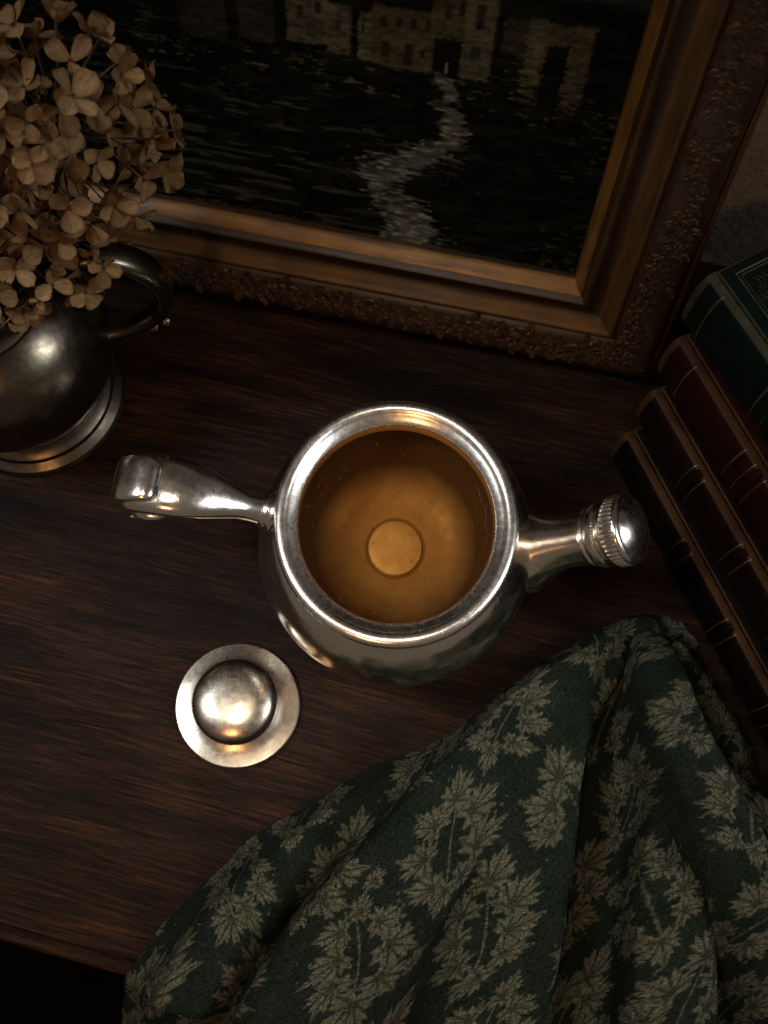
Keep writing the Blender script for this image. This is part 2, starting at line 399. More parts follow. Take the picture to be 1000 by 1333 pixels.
tbl = empty('wooden_table', (0, 0, 0), TA, 'dark brown stained wooden table with a moulded front edge', 'table')
bevel_box('tabletop', -420, 420, FRONT + 6.2, WALL - 0.5, -22, 0, M['wood'], tbl, 0.8, 2)
pr = [(-2.2, 0.0), (-1.3, 1.4), (-0.7, 3.0), (-0.9, 4.6), (-2.0, 5.9), (-4.2, 6.6), (-8, 6.6), (-9, 5.6), (-11, 5.0), (-16, 4.6), (-21, 3.0), (-21, 0.0)]
V = []; Fs = []
for x in (-420, 420):
    for z, y in pr: V.append((x, FRONT + 6.0 - y, z))
n = len(pr)
for i in range(n): Fs.append((i, (i + 1) % n, n + (i + 1) % n, n + i))
Fs += [tuple(range(n))[::-1], tuple(range(n, 2 * n))]
auto(mk('edge_molding', V, Fs, M['wood'], tbl), 30)
bevel_box('apron', -400, 400, FRONT + 20, FRONT + 38, -110, -22.3, M['wood'], tbl, 1, 2)
for sx in (-1, 1):
    bevel_box('leg', sx * 392 - 22, sx * 392 + 22, FRONT + 12, FRONT + 56, -719, -22.6, M['wood'], tbl, 3, 2)
    bevel_box('leg', sx * 392 - 22, sx * 392 + 22, WALL - 70, WALL - 26, -719, -22.6, M['wood'], tbl, 3, 2)
wl = mk('wall', [(-1500, WALL, -720), (1500, WALL, -720), (1500, WALL, 700), (-1500, WALL, 700), (-1500, WALL + 60, -720), (1500, WALL + 60, -720), (1500, WALL + 60, 700), (-1500, WALL + 60, 700)],
        [(0, 1, 2, 3), (7, 6, 5, 4), (3, 2, 6, 7), (0, 4, 5, 1), (1, 5, 6, 2), (0, 3, 7, 4)], M['plaster'], None, False)
wl.rotation_euler.z = TA; wl['kind'] = 'structure'
fl = mk('floor', [(-1500, -1500, -720), (1500, -1500, -720), (1500, WALL, -720), (-1500, WALL, -720)], [(0, 1, 2, 3)], M['floor'], None, False)
fl.rotation_euler.z = TA; fl['kind'] = 'structure'

# ------------------------------------------------------------------ teapot
pot = empty('teapot', (0, 2.6, 0), 0, 'open polished silver teapot with scroll handle and capped side socket', 'teapot')
RIMZ = 80.0
pot.scale = (1.0, 1.055, 1.0)          # a slightly oval body
outer = smooth_profile([(34, 12), (44, 19), (52.5, 31), (56.4, 46), (54.6, 58.5), (50.2, 67), (46.4, 71.5), (45.0, 73.4)], 7)
inner = smooth_profile([(40.0, 75.5), (39.2, 71.5), (40.6, 67), (40.8, 62), (39.5, 56), (35.5, 49), (29.5, 43), (22.0, 39.2), (12.7, 37.9)], 6)
lathe('body', outer, M['silver'], pot, 160)
rp = [(45.0, 73.2), (46.8, 73.6), (47.3, 74.5), (46.9, 75.3)]
rp += [(44.6 + 3.0 * math.cos(a), 77.2 + 2.8 * math.sin(a)) for a in np.linspace(-0.3, math.pi * 0.72, 20)]
rp += [(42.2, 79.0), (41.9, 78.7), (41.2, 78.35), (40.0, 77.6), (38.9, 76.8), (38.3, 76.1), (38.1, 75.2), (38.1, 71.0), (39.6, 70.4)]
lathe('rim', rp, M['silver_rim'], pot, 160)
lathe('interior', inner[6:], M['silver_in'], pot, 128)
lathe('groove', [(12.75, 38.0), (12.2, 37.8), (11.7, 37.6), (11.2, 37.5)], M['groove'], pot, 96)
lathe('base_boss', [(11.3, 36.0), (11.3, 38.3), (11.1, 38.8), (10.6, 39.0), (7, 39.1), (0, 39.15)], M['brass_in'], pot, 96)
foot = smooth_profile([(34, 12.2), (30.5, 10), (29.5, 7), (32, 4.2), (36, 2.6), (37.5, 1.4), (37, 0.05), (33, 0.05)], 5)
lathe('foot_ring', foot, M['silver'], pot, 128)

# scroll handle, to the left and slightly back
hd = R(172.5); ch, sh = math.cos(hd), math.sin(hd)
H = lambda r, z: (r * ch, r * sh, z)
sidev = (-sh, ch, 0)
hp = [(48.5, 66.0), (55, 68.6), (61, 71.2), (67, 75), (75, 79.6), (84, 82.6), (93, 83.2), (101, 80.6), (106.4, 74.5), (106.6, 67.5), (102, 62.8), (95.5, 62.4), (91.5, 65)]
ra = [6.4, 5.8, 5.9, 7.6, 10.0, 11.4, 11.6, 11.2, 10.6, 9.8, 9.0, 8.0, 6.4]
rb = [5.8, 5.2, 4.9, 4.6, 4.6, 4.8, 4.8, 4.6, 4.2, 3.8, 3.2, 2.6, 1.8]
hdl = sweep('handle', [H(*p) for p in hp], ra, rb, M['silver'], pot, 28, sidev, True, 2.3, 8)
def ring_at(name, pos, axis, prof, mat, parent, seg=64, mod=None, ang=40):
    q = Vector(axis).normalized().to_track_quat('Z', 'X').to_matrix().to_4x4()
    return lathe(name, prof, mat, parent, seg, mod, Matrix.Translation(Vector(pos)) @ q, ang)
ax1 = (ch, sh, 0.38)
ring_at('collar', H(52.5, 67.6), ax1, [(0, -2.6), (7.6, -2.6), (8.0, -1.6), (7.4, -0.7), (6.7, 0.0), (7.1, 0.7), (6.7, 1.6), (5.9, 2.4), (0, 2.4)], M['silver'], hdl)
tp = sweep('thumb_scroll', [H(*p) for p in [(91.0, 87.2), (94.0, 88.8), (98, 88.8), (103, 86.4), (107.4, 82.0), (109.6, 76.4), (108.8, 71.6)]],
           [6.4, 8.2, 8.8, 9.0, 8.8, 8.0, 6.4], [0.8, 1.9, 2.3, 2.4, 2.4, 2.0, 1.0], M['silver'], hdl, 28, sidev, True, 3.4, 7)

# side socket with knurled cap, to the right
sd = R(-2.5); el = R(45)
axis = Vector((math.cos(sd) * math.cos(el), math.sin(sd) * math.cos(el), math.sin(el)))
sp0 = Vector((math.cos(sd) * 52.0, math.sin(sd) * 52.0, 41.5))
sockp = smooth_profile([(16.2, 2.5), (16.0, 6.0), (14.4, 9.5), (12.0, 15), (10.6, 21), (10.2, 27), (10.5, 33), (11.0, 37)], 6)
sock = ring_at('side_socket', sp0, axis, sockp, M['silver'], pot, 72)
ring_at('seam_ring', sp0, axis, [(15.6, 1.5), (17.0, 2.0), (17.5, 3.3), (16.9, 4.6), (15.6, 5.0)], M['silver'], sock, 72)
ring_at('collar', sp0, axis, [(10.2, 36), (11.3, 36.4), (11.6, 37.4), (11.0, 38.3), (11.2, 38.7), (12.2, 39.5), (12.6, 41.2), (12.3, 42.8), (11.3, 43.6), (10.6, 44.0), (11.0, 44.7), (11.0, 46.0), (10.2, 46.6), (0, 46.6)], M['silver'], sock, 72)
capp = [(0, 46.8), (10.2, 46.9), (12.2, 47.2), (12.9, 47.8), (13.1, 48.6), (13.1, 52.0), (12.9, 52.6), (13.1, 53.2), (13.0, 54.0), (12.3, 54.7)]
capp += [(11.4, 55.2), (11.0, 55.25), (10.4, 55.5)] + [(18 * math.sin(t), 40.7 + 18 * math.cos(t)) for t in np.linspace(0.57, 0, 9)]
ring_at('knurled_cap', sp0, axis, capp, M['silver'], pot, 288,
        lambda i, a: (0.45 * math.cos(a * 44) if 3 <= i <= 6 else 0.0), 70)

# tea: a body of amber liquid held in the pot (its side lies inside the wall of the pot)
top_z = 75.9
tp_ = [(0, 35.0), (15.5, 35.6), (23.5, 37.6), (31, 41.6), (37.0, 48), (41, 55.5), (42.2, 62), (41.0, 66), (40.2, 69.6), (39.6, 72.5), (39.4, top_z), (0, top_z)]
tea = lathe('tea', tp_, M['tea'], None, 96, ang=20)
tea.scale = (1.0, 1.055, 1.0); tea.location.y = 2.6 * MM
tea['label'] = 'clear amber tea filling the open silver teapot'; tea['category'] = 'tea'
def specks():
    V = []; Fs = []
    for i in range(150):
        r = 36.8 * math.sqrt(random.random()); a = random.random() * 6.283; L = random.uniform(0.15, 0.75) * (1.6 if random.random() < 0.12 else 1); wd = random.uniform(0.07, 0.16); b = random.random() * 3.14
        c = np.array([r * math.cos(a), r * math.sin(a), top_z + 0.12]); d = np.array([math.cos(b), math.sin(b), 0]) * L; e = np.array([-math.sin(b), math.cos(b), 0]) * wd
        k = len(V); h = np.array([0, 0, 0.12])
        V += [c - d, c + e, c + d, c - e, c + h]; Fs += [(k, k + 1, k + 4), (k + 1, k + 2, k + 4), (k + 2, k + 3, k + 4), (k + 3, k, k + 4)]
    o = mk('tea_dust', V, Fs, M['tea_leaf'], tea); o['kind'] = 'stuff'
specks()
ang = np.linspace(0.50, -0.22, 9)
strand = sweep('tea_strand', [(35.0 * math.cos(a) + 0.5 * math.sin(i * 2.1), 35.0 * math.sin(a) - 2, top_z + 0.2) for i, a in enumerate(ang)], [0.12] + [0.28] * 7 + [0.1], [0.1] + [0.2] * 7 + [0.08], M['tea_leaf'], tea, 6, (0, 0, 1), True, 2, 3)

# ------------------------------------------------------------------ lid
lid = empty('teapot_lid', (-68.6, -58.0, 0), 0, 'small round silver lid with domed knob lying on the table', 'lid')
lathe('flange', [(0, 0.1), (22, 0.1), (26.6, 1.0), (27.2, 1.7), (27.15, 2.3), (26.6, 2.75), (25.6, 2.9), (22, 3.5), (19.0, 4.2), (17.6, 4.9), (17.0, 5.0)], M['silver_lid'], lid, 128, ang=30)
lathe('knob_neck', [(17.0, 4.6), (16.8, 6.0), (15.6, 7.1), (15.0, 8.0), (15.4, 9.2)], M['silver_lid'], lid, 96)
lathe('knob', smooth_profile([(14.2, 8.8), (17.2, 9.2), (18.3, 10.6), (18.0, 12.8), (15.8, 15.6), (10.4, 17.5), (4, 18.1), (0, 18.2)], 7), M['silver_lid'], lid, 96, ang=60)

# ------------------------------------------------------------------ pewter jug
jug = empty('pewter_jug', (-171, 90, 0), 0, 'dark pewter pedestal jug with loop handle holding dried hydrangeas', 'jug')
lathe('base', [(0, 0.1), (40.5, 0.1), (42.0, 0.8), (42.4, 2.4), (41.2, 4.4), (38.6, 5.8), (37.6, 6.4), (37.9, 7.4), (37.2, 9.4), (35.0, 10.9), (33.2, 11.5), (32.6, 12.2), (32.7, 13.2), (31.2, 15.0), (27, 17), (24, 20), (23.2, 24)], M['pewter'], jug, 128, ang=25)
lathe('body', smooth_profile([(22.5, 23), (27, 24.5), (37, 30), (45.5, 41), (48.2, 54), (46.2, 67), (39.5, 78.5), (31.5, 86), (27.5, 91), (26.2, 95)], 7), M['pewter'], jug, 128)
lathe('neck_ring', [(26.0, 90.4), (28.6, 91.0), (29.6, 92.4), (29.2, 94.0), (27.2, 95.2), (26.0, 95.6)], M['pewter'], jug, 96)
lathe('rim', smooth_profile([(26.1, 95), (25.8, 100), (27.0, 105), (29.5, 108.6), (30.4, 109.2), (30.2, 110.0), (28.6, 109.4), (25.6, 106), (24.2, 100), (24.4, 92), (20, 60), (0, 40)], 4), M['pewter'], jug, 96)
ja = R(6); cj, sj = math.cos(ja), math.sin(ja)
J = lambda r, z: (r * cj, r * sj, z)
jh = sweep('handle', [J(*p) for p in [(25, 100), (32, 107), (43, 114), (56, 116), (68, 110), (76, 98), (77, 84), (72, 71), (63, 62), (54, 58), (46, 56)]],
           [5.6, 5.4, 5.6, 6.0, 6.4, 6.4, 6.0, 5.4, 5.0, 5.0, 6.0], [3.6, 3.5, 3.6, 3.8, 4.0, 4.0, 3.8, 3.4, 3.4, 3.6, 4.6], M['pewter'], jug, 20, (-sj, cj, 0), True, 2.4, 7)
for (r, z, q) in ((67.0, 57.5, 4.2), (73.0, 60.5, 3.2)):
    c = J(r, z); lathe('scroll_bead', [(q * math.sin(t), -q * math.cos(t)) for t in np.linspace(0, math.pi, 11)], M['pewter'], jh, 18, None, Matrix.Translation(Vector(c)), 80)

# ------------------------------------------------------------------ dried hydrangeas
def petal_mesh(seed, cup, L=1.0, W=0.82):
    rr = random.Random(seed); nu, nv = 6, 8; V = []; Fs = []; E = []
    ph = rr.random() * 6; tw = rr.uniform(-0.12, 0.12)
    for i in range(nv + 1):
        t = i / nv
        hw = W * 0.5 * (math.sin(math.pi * min(t * 0.93 + 0.03, 1)) ** 0.62) * (0.55 + 0.6 * t) if t < 1 else 0.02
        for j in range(nu + 1):
            s = j / nu * 2 - 1
            x = s * hw; y = t * L + (0.05 * abs(s) ** 2 * (-1 if t > 0.6 else 0.3))
            z = cup * (t ** 1.6) * 0.55 + 0.20 * hw * s * s * 2.0 + 0.030 * math.sin(5 * t + ph + 3 * s) + tw * s * t - 0.045 * math.exp(-(s * 5) ** 2) * t
            V.append((x * 10, y * 10, z * 10)); E.append(max(abs(s) ** 5, t ** 8, (1 - t) ** 5))
    for i in range(nv):
        for j in range(nu):
            a = i * (nu + 1) + j; Fs.append((a, a + 1, a + nu + 2, a + nu + 1))
    me = bpy.data.meshes.new('petal'); me.from_pydata((np.array(V) * MM).tolist(), [], Fs)
    me.polygons.foreach_set('use_smooth', [True] * len(Fs))
    at = me.attributes.new('edge', 'FLOAT', 'POINT'); at.data.foreach_set('value', E)
    me.materials.append(M['petal']); return me
petals = [petal_mesh(i, c, 1.0, wd) for i, (c, wd) in enumerate([(0.05, 0.95), (0.25, 0.85), (0.45, 0.9), (-0.15, 0.92), (0.7, 0.75), (0.15, 1.0)])]
JT = Vector((-171, 90, 100))
def tube_raw(pts, rads, seg=5):
    V = []; Fs = []; n = len(pts)
    for i, p in enumerate(pts):
        t = (Vector(pts[min(i + 1, n - 1)]) - Vector(pts[max(i - 1, 0)])).normalized(); s = t.orthogonal().normalized(); b = t.cross(s)
        for j in range(seg):
            a = 6.28318 * j / seg; V.append(tuple(Vector(p) + (s * math.cos(a) + b * math.sin(a)) * rads[i]))
    for i in range(n - 1):
        for j in range(seg): Fs.append((i * seg + j, i * seg + (j + 1) % seg, (i + 1) * seg + (j + 1) % seg, (i + 1) * seg + j))
    return V, Fs
def hydrangea(center, rad, count, label, seed, size, down=0.0):
    rr = random.Random(seed)
    c = Vector(center); root = empty('dried_hydrangea', center, 0, label, 'dried flower', 'dried hydrangea heads in the jug')
    base = JT - c; knot = base * 0.35
    V, Fs = tube_raw([tuple(base + Vector((0, 0, -45))), tuple(base), tuple(knot), (0, 0, -6)], [1.6, 1.5, 1.4, 1.2], 8)
    mk('stem', V, Fs, M['twig'], root)
    pos = []
    tries = 0
    while len(pos) < count and tries < 6000:
        tries += 1
        d = Vector((rr.gauss(0, 1), rr.gauss(0, 1), rr.gauss(0, 1))).normalized()
        if d.z < -0.75 + down or (d.y > 0.75): continue
        p = Vector((d.x * rad[0], d.y * rad[1], d.z * rad[2])) * rr.choice([1.0, 1.0, 0.96, 1.05, 0.82, 0.66])
        if all((p - q[0]).length > size * 0.55 for q in pos): pos.append((p, d))
    for p, d in pos:
        nrm = (d + Vector((rr.gauss(0, 0.28), rr.gauss(0, 0.28), rr.gauss(0, 0.28))) + Vector((0.0, -0.12, 0.22))).normalized()
        mid = p * 0.55 + Vector((rr.gauss(0, 2), rr.gauss(0, 2), rr.gauss(0, 2)))
        V, Fs = tube_raw([(0, 0, -3), tuple(p * 0.3), tuple(mid), tuple(p - nrm * 0.3), tuple(p + nrm * 0.9)], [0.55, 0.45, 0.40, 0.5, 0.75])
        f = mk('floret', V, Fs, M['twig'], root)
        q = nrm.to_track_quat('Z', 'Y'); spin = rr.random() * 6.28; k = rr.choice([4, 4, 4, 4, 3]); sz = size * rr.uniform(0.88, 1.18) / 20.0
        fold = rr.random()
        for i in range(k):
            me = rr.choice(petals)
            o = bpy.data.objects.new('petal', me); COL.objects.link(o); o.parent = f
            a = spin + i * 2 * math.pi / k + rr.gauss(0, 0.12); tilt = rr.gauss(0.18, 0.16) + (0.55 if fold > 0.9 else 0)
            m = Matrix.Translation(p * MM) @ q.to_matrix().to_4x4() @ Matrix.Rotation(a, 4, 'Z') @ Matrix.Rotation(tilt, 4, 'X') @ Matrix.Rotation(rr.gauss(0, 0.2), 4, 'Y') @ Matrix.Scale(sz * rr.uniform(0.85, 1.12), 4)
            o.matrix_basis = m
    return root
hydrangea((-126, 128, 145), (42, 36, 44), 75, 'large upper head of tan dried hydrangea, leaning towards the painting', 3, 18.0)
hydrangea((-158, 118, 150), (36, 32, 36), 75, 'tan dried hydrangea head cut off by the left edge of the picture', 5, 18.0)
hydrangea((-148, 99, 117), (38, 24, 24), 75, 'smaller browner dried hydrangea head drooping over the rim of the jug', 12, 15.5, 0.1)

# ------------------------------------------------------------------ framed painting
fr = empty('framed_painting', FO, 0, 'dark landscape oil painting in a carved gilt frame leaning against the wall', 'painting')
mat3 = Matrix(((fu[0], fv[0], fn[0]), (fu[1], fv[1], fn[1]), (fu[2], fv[2], fn[2])))
fr.rotation_euler = mat3.to_euler()
# profile across the moulding: distance inwards, height, material 0 umber 1 dull gilt 2 bright gilt
prof = [(0, -FT, 0), (0, 0.4, 0), (0.6, 1.8, 1), (1.8, 2.4, 1), (2.8, 2.2, 1), (3.2, 1.6, 0), (3.8, 4.4, 0), (5.4, 6.4, 0), (9, 6.6, 0), (15, 5.8, 0), (20, 4.6, 0), (23.0, 3.6, 0), (23.6, 2.6, 0), (24.4, 3.4, 1), (25.4, 3.9, 1), (26.4, 3.5, 1), (27.0, 2.8, 1),
        (28.5, 2.2, 1), (30.5, 0.6, 1), (33, -0.6, 1), (35.5, -0.8, 0), (37.5, -0.2, 0), (39.4, 1.0, 0), (40.2, 1.9, 1), (41.2, 2.2, 1), (42.0, 1.6, 0), (42.4, 0.0, 0), (43.0, -0.6, 0), (43.4, -0.2, 2), (44.6, -1.4, 2), (46.6, -4.0, 2), (47.8, -6.2, 2), (48.2, -8.6, 0), (48.2, -FT + 1, 0)]
def rail(side):
    V = []; Fs = []; mi = []; N = 60
    hor = side in 'bt'
    Lt = FW if hor else FH
    for i in range(N + 1):
        t = i / N
        for (wd, h, m) in prof:
            a = wd + (Lt - 2 * wd) * t
            wob = (fbm(np.array(a * 0.05), np.array(wd * 0.2), 3) - 0.45) * 0.35 * (1 if h > -FT + 2 else 0)
            p = {'b': (-FW + a, wd), 't': (-FW + a, FH - wd), 'r': (-wd, a), 'l': (-FW + wd, a)}[side]
            V.append((p[0], p[1], h + wob))
    n = len(prof)
    for i in range(N):
        for j in range(n - 1):
            q = (i * n + j, (i + 1) * n + j, (i + 1) * n + j + 1, i * n + j + 1)
            Fs.append(q if side in 'bl' else q[::-1]); mi.append(prof[j + 1][2])
    s = 'u' if hor else 'v'
    return auto(mk('frame_rail', V, Fs, [M['umber_' + s], M['gilt_dull_' + s], M['gilt_bright_' + s]], fr, True, mi), 50)
rails = {s: rail(s) for s in 'brlt'}
bx = mk('back_board', [(-FW + 20, 20, -FT + 0.6), (-20, 20, -FT + 0.6), (-20, FH - 20, -FT + 0.6), (-FW + 20, FH - 20, -FT + 0.6)], [(3, 2, 1, 0)], M['wood'], fr, False)

def carved_mesh(seed):
    rr = random.Random(seed); V = []; Fs = []
    def blade(cx, cy, a, L, Wd, hgt, curl):
        k = len(V); nu, nv = 4, 6
        for i in range(nv + 1):
            t = i / nv; aa = a + curl * t * t; hw = Wd * math.sin(math.pi * (0.12 + 0.84 * t)) ** 0.8 * (1 + 0.18 * math.sin(t * 16))
            px = cx + L * t * math.cos(a + curl * t * 0.5); py = cy + L * t * math.sin(a + curl * t * 0.5)
            for j in range(nu + 1):
                s = j / nu * 2 - 1
                V.append((px - math.sin(aa) * hw * s, py + math.cos(aa) * hw * s, hgt * (1 - s * s) * math.sin(math.pi * min(1, t + 0.1)) + (hgt * 0.9 * t ** 3) - 0.45 - 0.35 * math.exp(-(s * 4) ** 2)))
        for i in range(nv):
            for j in range(nu):
                q = k + i * (nu + 1) + j; Fs.append((q, q + nu + 1, q + nu + 2, q + 1))
    def bead(cx, cy, r):
        k = len(V); V.append((cx, cy, r * 1.3))
        for i in (1, 2):
            for j in range(8): V.append((cx + r * math.sin(i * 0.78) * math.cos(j * 0.785), cy + r * math.sin(i * 0.78) * math.sin(j * 0.785), r * 1.3 * math.cos(i * 0.78) - (0.6 if i == 2 else 0)))
        for j in range(8):
            Fs.append((k, k + 1 + j, k + 1 + (j + 1) % 8)); Fs.append((k + 1 + j, k + 9 + j, k + 9 + (j + 1) % 8, k + 1 + (j + 1) % 8))
    for s in (-1, 1):
        blade(0.4 * s, -0.5, math.pi / 2 - s * 0.35, 5.6, 1.25, 1.7, -s * 0.9)
        blade(0.8 * s, -1.0, math.pi / 2 - s * 1.0, 5.8, 1.3, 1.9, s * 1.1 + rr.gauss(0, 0.2))
        blade(0.6 * s, -1.8, -math.pi / 2 + s * 0.7, 4.6, 1.2, 1.6, s * 0.9)
        blade(1.0 * s, -1.4, (0 if s > 0 else math.pi), 5.2, 1.1, 1.5, -s * rr.uniform(0.6, 1.3))
    bead(0.3, -1.1, 0.9)
    me = bpy.data.meshes.new('carved_leaf'); me.from_pydata((np.array(V) * MM).tolist(), [], Fs)
    me.polygons.foreach_set('use_smooth', [True] * len(Fs)); me.materials.append(M['carving']); return me
cms = [carved_mesh(i) for i in range(4)]
def carve(rl, side, lo, hi, step=4.0):
    a = lo
    while a < hi:
        o = bpy.data.objects.new('carved_leaf', random.choice(cms)); COL.objects.link(o); o.parent = rails[side]
        slope = math.atan2(-2.6, 16)
        base = {'b': Matrix.Translation(Vector((-a, 13.2, 5.4)) * MM) @ Matrix.Rotation(slope, 4, 'X') @ Matrix.Rotation(0 if random.random() < .5 else math.pi, 4, 'Z'),
                'r': Matrix.Translation(Vector((-13.2, a, 5.4)) * MM) @ Matrix.Rotation(math.pi / 2, 4, 'Z') @ Matrix.Rotation(slope, 4, 'X') @ Matrix.Rotation(0 if random.random() < .5 else math.pi, 4, 'Z')}[side]
        sh_ = random.uniform(-2.2, 4.6) * MM
        o.matrix_basis = Matrix.Translation((0, sh_, -sh_ * 0.16) if side == 'b' else (-sh_, 0, -sh_ * 0.16)) @ base @ Matrix.Rotation(random.uniform(0, 6.28), 4, 'Z') @ Matrix.Diagonal((*(random.uniform(0.8, 1.35),) * 2, 0.9, 1))
        a += step * random.uniform(0.8, 1.2)
carve(None, 'b', 12, 262); carve(None, 'r', 12, 205)

def painting():
    u0, u1, v0, v1 = -FW + 46, -46.0, 46.0, FH - 46.0; NX, NY = 430, 260
    U, Vv = np.meshgrid(np.linspace(u0, u1, NX), np.linspace(v0, v1, NY))
    n1 = fbm(U * 0.09 + 3, Vv * 0.30, 5); n2 = fbm(U * 0.30, Vv * 1.0 + 40, 4); n3 = fbm(U * 0.035 + 9, Vv * 0.06 + 2, 4); n4 = vnoise(U * 1.1, Vv * 1.6)
    C = np.empty(U.shape + (3,)); C[:] = (0.005, 0.005, 0.0035)
    def lay(mask, c): C[:] = C * (1 - mask[..., None]) + np.array(c) * mask[..., None]
    lay(sstep(0.50, 0.62, n1) * 0.8, (0.016, 0.016, 0.009))
    lay(sstep(0.55, 0.66, n2) * sstep(0.45, 0.6, n3), (0.050, 0.046, 0.024))
    # water and bank strokes on the left
    lay(sstep(0.56, 0.62, fbm(U * 0.05 + 5, Vv * 0.55 + 11, 3)) * sstep(-120, -170, U) * sstep(140, 110, Vv) * 0.7, (0.075, 0.070, 0.048))
    # the pale winding path
    py = np.array([60, 67, 75, 82, 88, 94, 99, 105, 111, 119, 128, 137]); px = np.array([-124, -128, -135, -140, -137, -128, -119, -111, -109, -113, -114, -118]); pw = np.array([16, 14, 13, 12, 13, 13, 10, 8, 6.5, 5, 4.2, 4.0])
    cx = np.interp(Vv, py, px) + (n1 - 0.5) * 16; hw = np.interp(Vv, py, pw) * (0.72 + 0.9 * (n2 - 0.35))
    pth = sstep(1.15, 0.55, np.abs(U - cx) / np.maximum(hw, 0.5)) * sstep(139, 134, Vv) * (0.35 + 0.65 * sstep(0.28, 0.55, n2 * 0.5 + n1 * 0.5))
    lay(pth * 0.75, (0.17, 0.155, 0.11)); lay(pth * sstep(0.5, 0.75, n2), (0.27, 0.25, 0.18))
    # village: walls, then openings
    def rect(a, b, c, d, col, rag=1.5, fade=0):
        e = (n4 - 0.5) * rag
        m = sstep(a - 0.5, a + 0.5, U + e) * sstep(b + 0.5, b - 0.5, U + e) * sstep(d + 0.5, d - 0.5, Vv + e)
        m = m * (sstep(c - 0.5, c + 0.5, Vv + e) if not fade else sstep(c, c + fade, Vv + (n2 - 0.5) * 30))
        lay(m * np.clip(0.45 + 0.55 * sstep(0.30, 0.65, n1 * 0.5 + n4 * 0.3 + n2 * 0.2), 0, 1) * (0.6 + 0.7 * n3), col)
    wallc = (0.13, 0.092, 0.042); stone = (0.155, 0.125, 0.07)
    rect(-222, -203, 134, 172, (0.045, 0.035, 0.02), 2); rect(-198, -184, 137, 168, (0.05, 0.04, 0.024), 2)
    rect(-179, -163, 140, 170, stone); rect(-163, -154, 138, 158, stone); rect(-151, -146, 137, 157, (0.16, 0.13, 0.08))
    rect(-146, -122, 136, 161, wallc); rect(-124, -109, 152, 176, wallc); rect(-111.5, -100, 137, 182, stone)
    rect(-97, -80, 150, 165, (0.07, 0.055, 0.03), 2); rect(-88, -81, 126, 166, (0.16, 0.12, 0.06), 3, 20); rect(-72, -64, 122, 166, (0.15, 0.115, 0.058), 3, 22); rect(-82, -72, 157, 165, (0.12, 0.09, 0.05), 2)
    dk = (0.010, 0.008, 0.005)
    for (a, c, ww, hh) in [(-175, 150, 2.6, 5), (-168, 153, 2.4, 5), (-160, 147, 2, 5), (-143, 152, 2.8, 4.6), (-137, 153, 2.4, 4.4), (-131.5, 153.5, 2.4, 4.4), (-126, 154, 2.2, 4.2), (-142, 140, 3.2, 6.5), (-133, 138, 3.2, 9), (-127, 142, 2, 4),
                           (-119, 160, 2.2, 6), (-114, 162, 2, 6), (-107.5, 158, 3, 10), (-108, 146, 3.4, 5), (-175, 162, 2.6, 4), (-150, 148, 1.2, 8)]:
        rect(a, a + ww, c, c + hh, dk, 0.5)
    ar = (((U + 117) / 5.0) ** 2 + ((Vv - 145) / 6.0) ** 2 < 1) | ((np.abs(U + 117) < 5.0) & (Vv > 137) & (Vv < 145)); lay(ar * 0.92, dk)
    lay((np.abs(U + 116.5) < 0.8) * (Vv > 137) * (Vv < 142) * 0.7, (0.28, 0.25, 0.19))
    lay(sstep(0.60, 0.70, fbm(U * 0.2 + 31, Vv * 0.6, 3)) * sstep(118, 124, Vv) * sstep(139, 133, Vv) * 0.7, (0.15, 0.125, 0.085))
    lay(sstep(172, 180, Vv) * 0.8, (0.05, 0.055, 0.05))
    C *= (0.30 + 0.55 * n2[..., None])
    Z = -9.0 + 0.35 * n2 + 0.25 * pth
    V = np.c_[U.ravel(), Vv.ravel(), Z.ravel()]
    i = np.arange(NY - 1)[:, None] * NX + np.arange(NX - 1)[None]; i = i.ravel()
    o = mk('canvas', V, np.c_[i, i + 1, i + NX + 1, i + NX].tolist(), M['canvas'], fr)
    at = o.data.color_attributes.new('paint', 'FLOAT_COLOR', 'POINT')
    at.data.foreach_set('color', np.c_[np.clip(C.reshape(-1, 3), 0, 1), np.ones(C.shape[0] * C.shape[1])].ravel())
painting()

